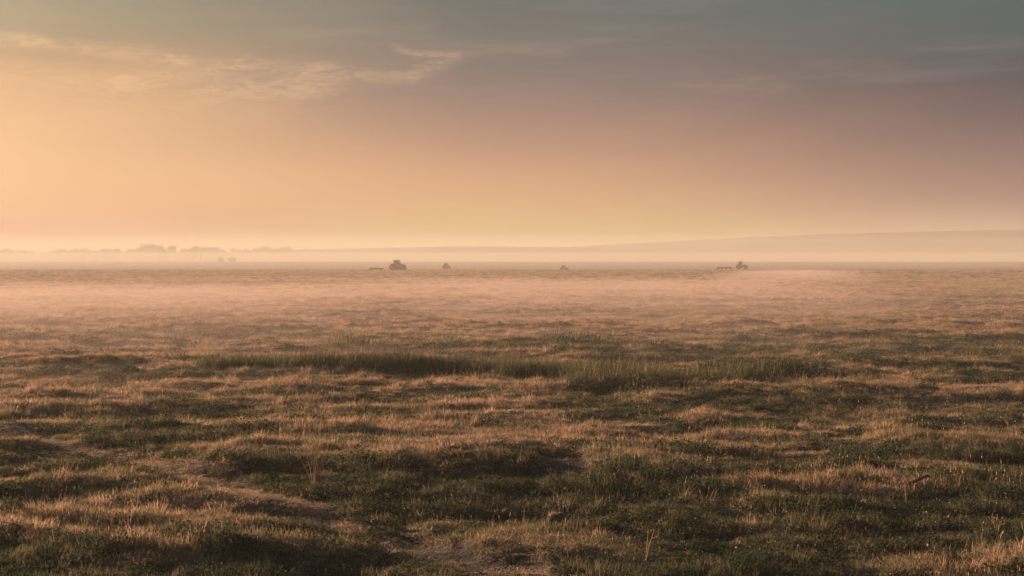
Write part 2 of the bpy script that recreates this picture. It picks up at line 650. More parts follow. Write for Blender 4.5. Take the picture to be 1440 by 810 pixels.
def blade(x, y, h, w, lean, la, fa, droop=.5, seg=3, z0=0.0):
    """a tapered strip, leaning by lean*h towards la, facing fa"""
    vs, fs = [], []
    fx, fy = math.cos(fa) * w / 2, math.sin(fa) * w / 2
    for i in range(seg + 1):
        s = i / seg
        ox = lean * h * s ** 1.7
        zz = z0 + h * (s - droop * lean * s * s * .6)
        cx, cy = x + math.cos(la) * ox, y + math.sin(la) * ox
        if i < seg:
            k = 1 - .55 * s
            vs += [(cx - fx * k, cy - fy * k, zz), (cx + fx * k, cy + fy * k, zz)]
        else:
            vs.append((cx, cy, zz))
    for i in range(seg - 1):
        fs.append((2 * i, 2 * i + 1, 2 * i + 3, 2 * i + 2))
    fs.append((2 * seg - 2, 2 * seg - 1, 2 * seg))
    return vs, fs, (cx, cy, zz)


def head(c, r, h):
    x, y, z = c
    v = [(x, y, z - h * .3), (x + r, y, z + h * .2), (x - r * .5, y + r * .87, z + h * .2), (x - r * .5, y - r * .87, z + h * .2), (x, y, z + h)]
    return v, [(0, 2, 1), (0, 3, 2), (0, 1, 3), (4, 1, 2), (4, 2, 3), (4, 3, 1)]


WIND = 0.25   # direction the grass leans to (radians, 0 = right)


def mk_grass(n, rad, h0, h1, w, mats, stems=0, sh=(.3, .5), lean=(.15, .7), flat=False):
    parts = []
    for _ in range(n):
        r = rad * math.sqrt(random.random())
        a = random.random() * 6.283
        h = random.uniform(h0, h1) * (1.1 - .5 * r / rad)
        la = a + random.gauss(0, .8) if random.random() < .6 else WIND + random.gauss(0, .6)
        ln = random.uniform(*lean)
        if flat:
            ln = random.uniform(1.2, 2.6)
        v, f, e = blade(r * math.cos(a), r * math.sin(a), h, w * random.uniform(.7, 1.3), ln, la, random.random() * 6.283, .5 if not flat else .9)
        parts.append((v, f, random.choice((0, 0, 0, 1)) if len(mats) > 1 else 0))
    for _ in range(stems):
        r = rad * .8 * math.sqrt(random.random())
        a = random.random() * 6.283
        h = random.uniform(*sh)
        v, f, e = blade(r * math.cos(a), r * math.sin(a), h, w * .6, random.uniform(.05, .35), WIND + random.gauss(0, .9), random.random() * 6.283, .4, 3)
        parts.append((v, f, 1))
        v, f = head(e, random.uniform(.004, .007), random.uniform(.02, .045))
        parts.append((v, f, 1))
    return parts


def mk_weed(n, rad, hh, leaf, flowers):
    parts = []
    for _ in range(n):
        r = rad * math.sqrt(random.random())
        a = random.random() * 6.283
        z = hh * random.random() ** .8 * (1.05 - .6 * (r / rad) ** 2)
        s = leaf * random.uniform(.6, 1.3)
        d = Vector((math.cos(a + random.gauss(0, .9)), math.sin(a + random.gauss(0, .9)), random.uniform(-.3, .6))).normalized()
        q = d.cross(Vector((random.gauss(0, .5), random.gauss(0, .5), 1))).normalized()
        c = Vector((r * math.cos(a), r * math.sin(a), max(.008, z)))
        up = q.cross(d) * s * .12
        v = [c, c + d * s * .35 + q * s * .3 + up, c + d * s * .75 + q * s * .22 + up, c + d * s, c + d * s * .75 - q * s * .22 + up, c + d * s * .35 - q * s * .3 + up]
        parts.append(([tuple(p) for p in v], [(0, 1, 2, 3), (0, 3, 4, 5)], 0))
    for _ in range(max(2, n // 14)):
        v, f, e = blade(random.gauss(0, rad * .4), random.gauss(0, rad * .4), hh * random.uniform(.9, 1.5), .007, random.uniform(.1, .5), random.random() * 6.283, random.random() * 6.283)
        parts.append((v, f, 0))
    for _ in range(flowers):
        v, f, e = blade(random.gauss(0, rad * .5), random.gauss(0, rad * .5), hh * random.uniform(1.1, 1.7), .006, random.uniform(.1, .4), random.random() * 6.283, 1.)
        parts.append((v, f, 0))
        parts.append(head(e, random.uniform(.008, .013), random.uniform(.010, .016)) + (1,))
    return parts


def templates(key, count, maker, mats):
    c = bpy.data.collections.new(key)
    for i in range(count):
        me = blades_mesh(key, maker(i), mats)
        o = bpy.data.objects.new(key + '_%02d' % i, me)
        c.objects.link(o)
    return c


T_mat = templates('short_grass_tuft', 6, lambda i: mk_grass(46, .13, .05, .12, .0065, [0, 1], 1, (.12, .2), (.25, 1.1)), [M['dry'], M['straw']])
T_tall = templates('seeding_grass_tuft', 6, lambda i: mk_grass(46, .13, .08, .18, .0065, [0, 1], 1, (.11, .19), (.2, .95)), [M['dry'], M['stem']])
T_oliv = templates('olive_grass_tuft', 5, lambda i: mk_grass(48, .13, .06, .16, .007, [0], 0, (.2, .3), (.15, .7)), [M['olive'], M['olive']])
T_weed = templates('leafy_weed', 7, lambda i: mk_weed(72, .15, .06 + .012 * i, .036, (0, 0, 0, 1, 0, 1, 0)[i]), [M['green'], M['flower']])
T_reed = templates('tall_grass_tuft', 5, lambda i: mk_grass(50, .2, .16, .46, .011, [0], 1, (.35, .5), (.1, .75)), [M['reed'], M['stem']])
T_flat = templates('flattened_straw', 4, lambda i: mk_grass(46, .18, .05, .11, .0065, [0, 1], 0, (.2, .3), (.2, .9), True), [M['straw'], M['dry']])


def scatter(name, coll, pts, scl, zs, tilt=.12):
    """one object that instances the plants of coll on its points"""
    n = len(pts)
    me = bpy.data.meshes.new(name)
    me.vertices.add(n)
    me.vertices.foreach_set('co', pts.ravel())
    a = me.attributes.new('plant_rot', 'FLOAT_VECTOR', 'POINT')
    rot = np.stack([rng.normal(0, tilt, n), rng.normal(0, tilt, n), rng.normal(0, .9, n)], -1)
    a.data.foreach_set('vector', rot.ravel().astype(np.float32))
    a = me.attributes.new('plant_scale', 'FLOAT_VECTOR', 'POINT')
    a.data.foreach_set('vector', np.stack([scl, scl, zs], -1).ravel().astype(np.float32))
    a = me.attributes.new('plant_kind', 'INT', 'POINT')
    a.data.foreach_set('value', rng.integers(0, 997, n).astype(np.int32))
    o = bpy.data.objects.new(name, me)
    COL.objects.link(o)
    ng = bpy.data.node_groups.new(name, 'GeometryNodeTree')
    ng.interface.new_socket('Geometry', in_out='INPUT', socket_type='NodeSocketGeometry')
    ng.interface.new_socket('Geometry', in_out='OUTPUT', socket_type='NodeSocketGeometry')
    gi = ng.nodes.new('NodeGroupInput')
    go = ng.nodes.new('NodeGroupOutput')
    ci = ng.nodes.new('GeometryNodeCollectionInfo')
    ci.inputs['Collection'].default_value = coll
    ci.inputs['Separate Children'].default_value = True
    ci.inputs['Reset Children'].default_value = True
    ip = ng.nodes.new('GeometryNodeInstanceOnPoints')
    ip.inputs['Pick Instance'].default_value = True

    def named(nm, ty):
        q = ng.nodes.new('GeometryNodeInputNamedAttribute')
        q.data_type = ty
        q.inputs['Name'].default_value = nm
        return q.outputs['Attribute']
    ng.links.new(gi.outputs[0], ip.inputs['Points'])
    ng.links.new(ci.outputs[0], ip.inputs['Instance'])
    ng.links.new(named('plant_kind', 'INT'), ip.inputs['Instance Index'])
    ng.links.new(named('plant_rot', 'FLOAT_VECTOR'), ip.inputs['Rotation'])
    ng.links.new(named('plant_scale', 'FLOAT_VECTOR'), ip.inputs['Scale'])
    ng.links.new(ip.outputs[0], go.inputs[0])
    md = o.modifiers.new('scatter', 'NODES')
    md.node_group = ng
    tag(o, kind='stuff')
    return o


def zone(d0, d1, dens):
    n = int(dens * (.44 * (d1 * d1 - d0 * d0) + 8 * (d1 - d0)))
    # d with pdf proportional to width at d
    q = rng.random(n * 2)
    d = d0 + (d1 - d0) * q
    keep = rng.random(n * 2) < (.88 * d + 8) / (.88 * d1 + 8)
    d = d[keep][:n]
    x = (rng.random(len(d)) * 2 - 1) * (.44 * d + 4)
    return x, d


P_dry, P_tall, P_oliv, P_weed, P_reed, P_flat = [], [], [], [], [], []
for d0, d1, dens, s_, zz in ((10, 24, 120, 1.0, 1.0), (24, 42, 64, 1.1, 1.0), (42, 85, 19, 1.6, 1.15), (85, 200, 4.2, 2.7, 1.3), (200, 445, .6, 5.0, 1.4)):
    x, y = zone(d0, d1, dens)
    n = len(x)
    hh = H(x, y)
    loc = hh - (H(x + 1.6, y) + H(x - 1.6, y) + H(x, y + 1.6) + H(x, y - 1.6)) / 4     # crest or hollow
    soil = soil_mask(x, y)
    trk = track_mask(x, y)
    band = band_mask(x, y)
    g1 = fbm(x / 2.3, y / 1.3, 14, 4)
    g2 = fbm(x / 13, y / 8, 17, 3)
    px = 720 + x / y * F
    near = 1 - sstep(y, 16, 60)
    side = sstep(px, 500, 1150) * .05 + .05 * sstep(px, 300, 0) * near
    green = sstep(g1 * .68 + g2 * .32 - loc * 1.1 + side + .07 * near - .13 * sstep(y, 50, 120),   .48, .64)
    mid_ = fbm(x / 1.6, y / 1.0, 2, 3)
    r = rng.random(n)
    s = s_ * rng.uniform(.75, 1.3, n)
    z = zz * rng.uniform(.6, 1.3, n) * (.62 + .85 * sstep(fbm(x / .9, y / .7, 20, 3), .40, .66))
    pts = np.stack([x, y, hh - .012], -1)
    zr = zz * rng.uniform(.6, 1.35, n) * (.75 + .5 * fbm(x / 1.3, y / 1.0, 20, 3))
    alive = rng.random(n) > soil * .90
    is_reed = r < band * .9 * (.35 + .65 * sstep(fbm(x / 1.6, y / 1.1, 21, 3), .36, .54))
    is_flat = alive & ~is_reed & (rng.random(n) < np.maximum(trk * .92, soil * .9) + .08)
    rest = alive & ~is_reed & ~is_flat & (rng.random(n) > trk * .25)
    r2 = rng.random(n)
    is_weed = rest & (r2 < green * .42)
    rest2 = rest & ~is_weed
    r3 = rng.random(n)
    is_oliv = rest2 & (r3 < .30 + .52 * green + .22 * sstep(g2, .46, .6) * (1 - .7 * sstep(y, 60, 120)))
    rest3 = rest2 & ~is_oliv
    tallp = sstep(mid_, .46, .60) * .75
    is_tall = rest3 & (rng.random(n) < tallp)
    is_dry = rest3 & ~is_tall
    for lst, msk, fz in ((P_dry, is_dry, 1), (P_tall, is_tall, 1), (P_oliv, is_oliv, 1), (P_weed, is_weed, 1), (P_reed, is_reed, 1.12), (P_flat, is_flat, 1)):
        lst.append((pts[msk], s[msk], (zr if lst is P_reed else z)[msk] * fz))


def cat(l):
    return [np.concatenate([q[i] for q in l]) for i in range(3)]


for nm, coll, lst in (('dry_grass', T_mat, P_dry), ('seeding_grass', T_tall, P_tall), ('olive_grass', T_oliv, P_oliv), ('green_weeds', T_weed, P_weed),
                      ('tall_grass', T_reed, P_reed), ('flattened_grass', T_flat, P_flat)):
    p, s, z = cat(lst)
    scatter(nm, coll, p, s, z)

# ------------------------------------------------------------------ clumps and weeds that stand out
def clump(px, py, w, h, label, mat=M['reed'], stem=M['stem'], n=90, dens=1.0, name='tall_grass_clump', group='tall grass clumps in the field'):
    p = at(px, py)
    parts = []
    for _ in range(int(n)):
        x = max(-.55, min(.55, random.gauss(0, .26))) * w
        y = max(-.3, min(.3, random.gauss(0, .15))) * w
        hb = h * .7 * random.uniform(.35, 1.05) * math.exp(-(x / w) ** 2 * 7.0) * (.7 + .6 * float(vnoise(x * 1.7 + px, y, 4)))
        v, f, e = blade(x, y, hb, .016 + p.y * .00018, random.uniform(.05, .45), WIND + random.gauss(0, 1.2), random.random() * 6.28)
        parts.append((v, f, 0 if random.random() < .97 else 1))
    base = [(w * .6 * math.cos(a_ * .5236), w * .34 * math.sin(a_ * .5236), 0.0) for a_ in range(12)] + [(0, 0, h * .12)]
    parts.append((base, [(a_, (a_ + 1) % 12, 12) for a_ in range(12)], 0))
    me = blades_mesh(name, parts, [mat, stem])
    o = bpy.data.objects.new(name, me)
    o.location = p - Vector((0, 0, .02))
    COL.objects.link(o)
    return tag(o, label, 'grass clump', group)


clump(104, 484, .9, .75, 'tall thin grass clump left of a dark shrub in the left mid field', n=70)
clump(500, 484, 3.0, .8, 'wide brownish grass clump behind the left end of the tall green strip', n=260, mat=M['olive'])
clump(620, 492, 1.3, .75, 'narrow grass clump just left of the darkest upright clump behind the strip', n=110)
clump(644, 492, 1.0, 1.0, 'darkest upright grass clump rising behind the tall green strip', n=150)
clump(806, 480, 4.6, 1.05, 'broad low grass clump in the pink mist right of centre', n=380)
clump(960, 462, .8, .6, 'small grass spike standing alone in the pale mist right of centre', n=50)
clump(1400, 496, 4.0, 1.1, 'broad dark green grass clump at the right edge of the field', n=420)
clump(1240, 480, 2.2, .7, 'grey brown grass clump in the right field beyond a dark hollow', n=150)


def shrub(px, py, w, h, label, n=220):
    p = at(px, py)
    root = empty('shrub', p - Vector((0, 0, .02)))
    tag(root, label, 'shrub', 'low dark shrubs in the field')
    parts = []
    for _ in range(n * 2):
        a = random.random() * 6.283
        u_ = random.random() ** .5
        lump = 1 + .35 * math.sin(a * 3 + px)
        r = u_ * w * .5 * lump
        zc = h * random.random() ** .7 * (1.0 - .65 * u_ ** 2)
        s = random.uniform(.03, .06) * (1 + p.y * .006)
        d = Vector((random.gauss(0, 1), random.gauss(0, 1), random.gauss(.3, .7))).normalized()
        q = d.orthogonal().normalized()
        c = Vector((r * math.cos(a), r * math.sin(a) * .7, .03 + zc))
        v = [c, c + d * s * .5 + q * s * .35, c + d * s, c + d * s * .5 - q * s * .35]
        parts.append(([tuple(k) for k in v], [(0, 1, 2, 3)], 0))
    me = blades_mesh('foliage', parts, [M['olive'] if py < 500 else M['reed']])
    o = bpy.data.objects.new('foliage', me)
    o.parent = root
    COL.objects.link(o)
    bm = bmesh.new()
    for k in range(6):
        a = random.random() * 6.283
        tube(bm, (0, 0, 0), (math.cos(a) * w * .3, math.sin(a) * w * .2, h * .7), .012, .005, 5)
    link_mesh('stem', bm, M['bark'], root)
    return root


shrub(124, 487, 1.3, .42, 'dark rounded shrub in the left mid field beside a thin grass clump', 260)
shrub(72, 522, 1.0, .35, 'low dark shrub near the left edge below the mid field', 240)
shrub(180, 524, .7, .22, 'small dark shrub beside a pale stone in the left field', 160)
shrub(1213, 510, 1.6, .3, 'flat dark green shrub in a hollow of the right field', 300)
shrub(1130, 526, 1.8, .35, 'dark green shrub at the right end of the tall grass strip', 320)
shrub(905, 545, 1.5, .35, 'dark leafy shrub below the middle of the tall grass strip', 320)


def weed_stalk(px, py, h, label, n=6, spread=.35):
    p = at(px, py)
    root = empty('dry_weed', p - Vector((0, 0, .02)))
    tag(root, label, 'weed', 'dry weeds standing above the grass')
    for k in range(n):
        a = random.random() * 6.283
        hh = h * random.uniform(.65, 1.0)
        tip = Vector((math.cos(a) * spread * hh * random.uniform(.4, 1), math.sin(a) * spread * hh * .6, hh))
        midp = Vector((tip.x * .35, tip.y * .35, hh * .5))
        bm = bmesh.new()
        tube(bm, (0, 0, 0), midp, .005, .004, 5)
        tube(bm, midp - (tip - midp) * .02, tip, .004, .0025, 5)
        ends = [(tip, random.uniform(.007, .012))]
        for s_ in range(2):
            q = midp.lerp(tip, random.uniform(.2, .8))
            e = q + Vector((random.gauss(0, .05), random.gauss(0, .05), random.uniform(.03, .08)))
            tube(bm, q, e, .0025, .002, 4)
            ends.append((e, random.uniform(.005, .009)))
        stem = link_mesh('stem', bm, M['stem'], root)
        for e, r_ in ends:
            bm = bmesh.new()
            bmesh.ops.create_icosphere(bm, subdivisions=1, radius=r_, matrix=Matrix.Translation(e) @ Matrix.Diagonal((1, 1, 1.8, 1)))
            link_mesh('seed_head', bm, M['stem'], stem)
    return root


weed_stalk(441, 692, .55, 'branching dry weed standing above the track left of centre', 8, .4)
weed_stalk(908, 790, .42, 'single thin dry weed near the bottom edge right of centre', 2, .3)
weed_stalk(1275, 714, .42, 'dry weed beside the curved stick in the right foreground', 3, .18)
weed_stalk(1402, 756, .34, 'dry weed leaning near the right edge of the foreground', 4, .3)
weed_stalk(50, 790, .45, 'dry weed among dark leaves in the bottom left corner', 4, .4)
weed_stalk(800, 790, .3, 'short dry weed below the dark clod in the foreground', 3, .3)
weed_stalk(150, 775, .4, 'dry seeding weed in the left foreground below the track', 5, .35)

# dark clod, stone, stick
p = at(783, 742)
bm = bmesh.new()
bmesh.ops.create_icosphere(bm, subdivisions=4, radius=.15)
for v in bm.verts:
    q = v.co.normalized()
    k = 1 + .35 * (float(fbm(q.x * 2 + 3, q.y * 2 + q.z * 1.7, 3, 3)) - .5) + .3 * (float(fbm(q.x * 6, q.y * 6 + q.z * 5, 9, 2)) - .5)
    v.co = Vector((q.x * 1.05, q.y * .9, q.z * 1.0)) * .10 * k
root = empty('soil_clod', p)
tag(root, 'dark upturned clod of soil with dry grass on top, in the foreground right of centre', 'clod')
o = link_mesh('clod_body', bm, M['soil'], root, True)
o.location = (0, 0, .07)
me = blades_mesh('grass_fringe', [blade(random.gauss(0, .06), random.gauss(0, .04), random.uniform(.05, .11), .006, random.uniform(.5, 1.6), random.random() * 6.28, random.random() * 6.28, z0=.13)[:2] + (0,) for _ in range(50)], [M['straw']])
o = bpy.data.objects.new('grass_fringe', me)
o.parent = root
COL.objects.link(o)

p = at(170, 526)
bm = bmesh.new()
bmesh.ops.create_icosphere(bm, subdivisions=3, radius=.1)
for v in bm.verts:
    q = v.co.normalized()
    v.co = Vector((q.x * 1.3, q.y, q.z * .7)) * .1 * (1 + .4 * (float(fbm(q.x * 2, q.y * 2 + q.z * 2, 6, 3)) - .5))
o = link_mesh('stone', bm, simple_mat('pale_stone', (.34, .30, .26), (.24, .21, .18), 8, .85), None, True)
o.location = p + Vector((0, 0, .04))
tag(o, 'small pale stone beside a low dark shrub in the left field', 'stone')

p = at(1282, 690)
bm = bmesh.new()
pts = [Vector((-.25, 0, .02)), Vector((-.08, .02, .07)), Vector((.08, .03, .13)), Vector((.2, .02, .19)), Vector((.24, 0, .17))]
for a, b, r0, r1 in zip(pts[:-1], pts[1:], (.022, .026, .024, .02), (.026, .024, .02, .012)):
    tube(bm, a, b, r0, r1, 8)
tube(bm, pts[2], pts[2] + Vector((.05, -.03, .1)), .012, .006, 6)
o = link_mesh('stick', bm, M['bark'])
o.location = p
tag(o, 'curved dead stick lying on dry grass in the right foreground', 'stick')


# ------------------------------------------------------------------ tractors
def wheel(root, x, y, r, w, name):
    e = empty(name, (x, y, r))
    e.parent = root
    bm = bmesh.new()
    ring(bm, [(r * .6, -w / 2), (r * .88, -w / 2), (r * .985, -w * .3), (r * .985, w * .3), (r * .88, w / 2), (r * .6, w / 2), (r * .6, -w / 2)], (0, 0, 0), 40, r * .035)
    link_mesh('tyre', bm, M['tyre'], e)
    bm = bmesh.new()
    ring(bm, [(.02, -w * .2), (r * .2, -w * .28), (r * .5, -w * .18), (r * .595, -w * .46), (r * .595, w * .46), (r * .5, w * .18), (r * .2, w * .28), (.02, w * .2)], (0, 0, 0), 32)
    link_mesh('rim', bm, M['rim'], e, True)
    return e


def tractor(loc, rz, sc, label, dual=False, articulated=False):
    """heading +x, about 4.9 m long and 3.0 m high before scaling"""
    root = empty('tractor', loc, rz)
    root.scale = (sc, sc, sc)
    tag(root, label, 'tractor', 'tractors working at the far side of the field')
    bm = bmesh.new()
    box(bm, (.3, 0, .95), (3.5, .62, .5), .06)
    box(bm, (-1.25, 0, .95), (.5, 2.1, .22), .03)
    box(bm, (1.6, 0, .72), (.3, 1.7, .2), .03)
    link_mesh('chassis', bm, M['dark'], root)
    bm = bmesh.new()
    prism(bm, [(.45, 1.16), (2.3, 1.10), (2.42, 1.3), (2.3, 1.56), (1.5, 1.82), (.45, 1.92)], -.46, .46)
    bmesh.ops.bevel(bm, geom=bm.edges[:], offset=.05, segments=2, affect='EDGES')
    hood = link_mesh('hood', bm, M['red'], root)
    bm = bmesh.new()
    for k in range(5):
        box(bm, (2.405, 0, 1.2 + k * .055), (.05, .6, .02))
    box(bm, (2.39, 0, 1.31), (.03, .62, .27))
    link_mesh('grille', bm, M['dark'], hood)
    for s in (-1, 1):
        bm = bmesh.new()
        box(bm, (2.33, s * .3, 1.5), (.1, .2, .1), .02)
        link_mesh('headlight', bm, M['lamp'], hood)
    # cab
    bm = bmesh.new()
    box(bm, (-.55, 0, 1.3), (1.55, 1.5, .35), .05)
    for sx, tx in ((-1.25, -1.15), (.18, .0)):
        for s in (-1, 1):
            tube(bm, (sx, s * .72, 1.3), (tx, s * .66, 2.72), .05, .045, 8)
    box(bm, (-.55, 0, 2.70), (1.3, 1.36, .08), .02)
    cab = link_mesh('cab', bm, M['red'], root)
    bm = bmesh.new()
    box(bm, (-.6, 0, 2.87), (1.62, 1.56, .22), .08)
    link_mesh('roof', bm, M['red'], cab)
    bm = bmesh.new()
    box(bm, (.115, 0, 2.12), (.03, 1.28, 1.1), 0, Matrix.Rotation(0, 3, 'Y'))
    link_mesh('windscreen', bm, M['glass'], cab)
    for s in (-1, 1):
        bm = bmesh.new()
        box(bm, (-.56, s * .69, 2.08), (1.12, .02, 1.14))
        link_mesh('window', bm, M['glass'], cab)
    bm = bmesh.new()
    box(bm, (-.7, 0, 1.62), (.5, .5, .14), .04)
    box(bm, (-.95, 0, 1.95), (.14, .5, .6), .04)
    link_mesh('seat', bm, M['dark'], cab)
    bm = bmesh.new()
    tube(bm, (.62, .4, 1.85), (.62, .4, 2.72), .05, .045, 10)
    tube(bm, (.62, .4, 2.72), (.55, .4, 2.82), .045, .045, 10)
    link_mesh('exhaust', bm, M['dark'], root)
    for s in (-1, 1):
        y = s * .95
        wheel(root, -1.15, y, .92, .52, 'rear_wheel')
        if dual:
            wheel(root, -1.15, s * 1.55, .92, .5, 'rear_wheel')
        wheel(root, 1.6, s * .86, .66 if not articulated else .92, .42, 'front_wheel')
        bm = bmesh.new()
        n = 14
        va = []
        for i in range(n + 1):
            a = R(10 + 160 * i / n)
            va.append([bm.verts.new((-1.15 + r_ * math.cos(a), y + yy, .92 + r_ * math.sin(a))) for r_, yy in ((1.02, -.3), (1.02, .3), (1.06, .3), (1.06, -.3))])
        for i in range(n):
            for k in range(4):
                bm.faces.new((va[i][k], va[i][(k + 1) % 4], va[i + 1][(k + 1) % 4], va[i + 1][k]))
        bm.faces.new(va[0])
        bm.faces.new(va[-1][::-1])
        bmesh.ops.recalc_face_normals(bm, faces=bm.faces[:])
        link_mesh('fender', bm, M['red'], root)
        bm = bmesh.new()
        for k in range(3):
            box(bm, (.02, s * .86, .55 + .28 * k), (.3, .2, .04), .01)
        box(bm, (.02, s * .775, .83), (.26, .03, .64))
        link_mesh('step', bm, M['dark'], root)
        bm = bmesh.new()
        tube(bm, (.12, s * .7, 2.3), (.2, s * .98, 2.3), .015, .015, 6)
        box(bm, (.2, s * 1.02, 2.2), (.04, .14, .28), .01)
        link_mesh('mirror', bm, M['dark'], cab)
    bm = bmesh.new()
    tube(bm, (-1.3, 0, .62), (-2.1, 0, .55), .06, .05, 8)
    link_mesh('drawbar', bm, M['dark'], root)
    return root


def harrow(loc, rz, length, width, label, tall=.75):
    root = empty('harrow', loc, rz)
    tag(root, label, 'harrow', 'harrows trailed behind the tractors')
    bm = bmesh.new()
    tube(bm, (length / 2, 0, .55), (length / 2 - 1.4, .5, .6), .06, .06, 8)
    tube(bm, (length / 2, 0, .55), (length / 2 - 1.4, -.5, .6), .06, .06, 8)
    for s in (-1, 0, 1):
        box(bm, (-.4, s * width * .45, tall), (length - 1.2, .14, .42), .02)
    for x in np.linspace(-length / 2 + .3, length / 2 - 1.3, 4):
        box(bm, (x, 0, tall - .17), (.12, width, .12), .02)
    link_mesh('frame', bm, M['steel'], root)
    for x in np.linspace(-length / 2 + .3, length / 2 - 1.3, 4):
        bm = bmesh.new()
        for y in np.linspace(-width * .46, width * .46, 9):
            ring(bm, [(.01, -.02), (.2, -.015), (.32, 0), (.2, .015), (.01, .02)], (x, y, .3), 18)
            tube(bm, (x, y, .3), (x, y, tall - .2), .025, .025, 6)
        tube(bm, (x, -width * .47, .3), (x, width * .47, .3), .04, .04, 8)
        link_mesh('disc_gang', bm, M['steel'], root)
    for s in (-1, 1):
        e = empty('wheel', (-length * .2, s * width * .25, .36))
        e.parent = root
        bm = bmesh.new()
        ring(bm, [(.2, -.1), (.33, -.1), (.36, -.05), (.36, .05), (.33, .1), (.2, .1), (.2, -.1)], (0, 0, 0), 24)
        link_mesh('tyre', bm, M['tyre'], e)
        bm = bmesh.new()
        ring(bm, [(.02, -.04), (.195, -.08), (.195, .08), (.02, .04)], (0, 0, 0), 20)
        link_mesh('rim', bm, M['rim'], e)
    return root


def place(px, d):
    x = (px - 720) / F * d
    return Vector((x, d, float(H(x, d))))


tractor(place(560, 428), R(-24), 1.04, 'largest and nearest red tractor with a tall cab, left of centre at the far field', dual=True)
harrow(place(531, 431), R(-10), 4.6, 3.4, 'low dark harrow behind the largest tractor left of centre', .5)
tractor(place(628, 520), R(58), .70, 'narrow tractor seen almost end on, right of the largest tractor')
tractor(place(793.5, 520), R(-25), .70, 'smallest pale tractor alone in the middle of the far field')
tractor(place(1043, 470), R(-14), .86, 'red tractor towing a long low harrow on the right of the far field', dual=True)
harrow(place(1020.5, 470.5), R(-6), 5.8, 3.0, 'long low harrow trailed left of the right hand tractor', .62)


# ------------------------------------------------------------------ far trees, buildings, pole
def tree_proto(kind):
    root = empty('tree', (0, 0, 0))
    hgt = (13, 17, 10, 21, 8)[kind]
    wid = (11, 10, 13, 8, 9)[kind]
    bm = bmesh.new()
    tube(bm, (0, 0, 0), (.2, 0, hgt * .4), hgt * .028, hgt * .018, 8)
    tips = []
    for k in range(8):
        a = k * 2.4
        z0 = hgt * random.uniform(.22, .42)
        tip = Vector((math.cos(a) * wid * random.uniform(.2, .36), math.sin(a) * wid * random.uniform(.2, .36), hgt * random.uniform(.5, .85)))
        tube(bm, (.1, 0, z0), tip, hgt * .010, hgt * .004, 5)
        tips.append(tip)
    link_mesh('trunk', bm, M['bark'], root)
    parts = []
    lobes = [(t_, random.uniform(.17, .3) * wid) for t_ in tips] + [(Vector((0, 0, hgt * .8)), wid * .25), (Vector((wid * .05, 0, hgt * .62)), wid * .32), (Vector((wid * .2, 0, hgt * .3)), wid * .26), (Vector((-wid * .22, .5, hgt * .27)), wid * .25)]
    for c0, r0 in lobes:
        for _ in range(120):
            d = Vector((random.gauss(0, 1), random.gauss(0, 1), random.gauss(0, .8))).normalized() * r0 * random.random() ** .4
            c = c0 + d
            s = random.uniform(.35, .8)
            n = Vector((random.gauss(0, 1), random.gauss(0, 1), random.gauss(.4, 1))).normalized()
            q = n.orthogonal().normalized() * s
            w_ = n.cross(q)
            parts.append(([tuple(c + q), tuple(c + w_ * .7), tuple(c - q), tuple(c - w_ * .7)], [(0, 1, 2, 3)], 0))
    me = blades_mesh('crown', parts, [M['crown']])
    o = bpy.data.objects.new('crown', me)
    o.parent = root
    COL.objects.link(o)
    return root, hgt


protos = [tree_proto(k) for k in range(5)]
used = [False] * 5


def tree(px, top, d, kind, label, group='hazy trees beyond the field'):
    root, hgt = protos[kind]
    o = root if not used[kind] else copy_tree(root)
    used[kind] = True
    p = place(px, d)
    z = CAM_H + (EYE - top) / F * d
    s = max(.3, (z - p.z) / hgt)
    o.location = p - Vector((0, 0, .1))
    o.rotation_euler = (0, 0, random.random() * 6.28)
    o.scale = (s * random.uniform(.65, .95),) * 2 + (s,)
    tag(o, label, 'tree', group)


D = 1620
for px, top, k, lab in ((2, 352, 2, 'hazy tree cut by the left edge of the picture'), (15, 354, 4, 'low hazy tree just right of the left edge'),
                        (40, 355, 4, 'low hazy tree left of a darker pair beyond the field'), (60, 353, 0, 'left tree of a darker hazy pair near the left edge'),
                        (74, 353, 2, 'right tree of a darker hazy pair near the left edge'),
                        (88, 351, 2, 'faint low tree right of the darker hazy pair'), (115, 350, 0, 'faint round tree before the two small pointed treetops'),
                        (100, 352, 0, 'faint tree with flat crown between hazy pair and pointed treetops'),
                        (135, 349, 1, 'right one of two small pointed treetops in the haze'), (163, 346, 1, 'pointed hazy tree standing alone left of the dark broad trees'),
                        (150, 351, 2, 'low hazy tree at the foot of the pointed lone tree'),
                        (183, 348, 0, 'round hazy tree at the left end of the dark broad trees'), (197, 346, 0, 'left one of the dark broad hazy trees'),
                        (205, 345, 2, 'middle one of the dark broad hazy trees with the flattest crown'), (216, 345, 2, 'right one of the dark broad hazy trees'),
                        (229, 350, 4, 'low hazy tree left of the square tower block'), (260, 347, 0, 'round hazy tree between the tower block and the long building'),
                        (268, 349, 4, 'low hazy tree touching the left end of the long building'), (312, 349, 0, 'hazy tree at the right end of the long building'),
                        (328, 345, 3, 'slim tall hazy tree right of the long building'), (345, 347, 1, 'second slim hazy tree right of the long building'),
                        (360, 346, 1, 'hazy tree left of a wide faint clump'), (371, 344, 0, 'tallest round tree of a wide faint clump'),
                        (383, 350, 4, 'low tree at the right end of a wide faint clump'), (393, 347, 1, 'faint tree standing in a gap right of the wide clump'),
                        (405, 348, 2, 'very faint tree fourth from the right end of the row'), (420, 348, 1, 'very faint tree third from the right end of the row'),
                        (431, 347, 0, 'very faint tree second from the right end of the row'), (452, 349, 1, 'last very faint tree at the right end of the row')):
    tree(px, top + 1.0, D + random.uniform(-60, 90) + max(0, px - 250) * 1.9, k, lab)
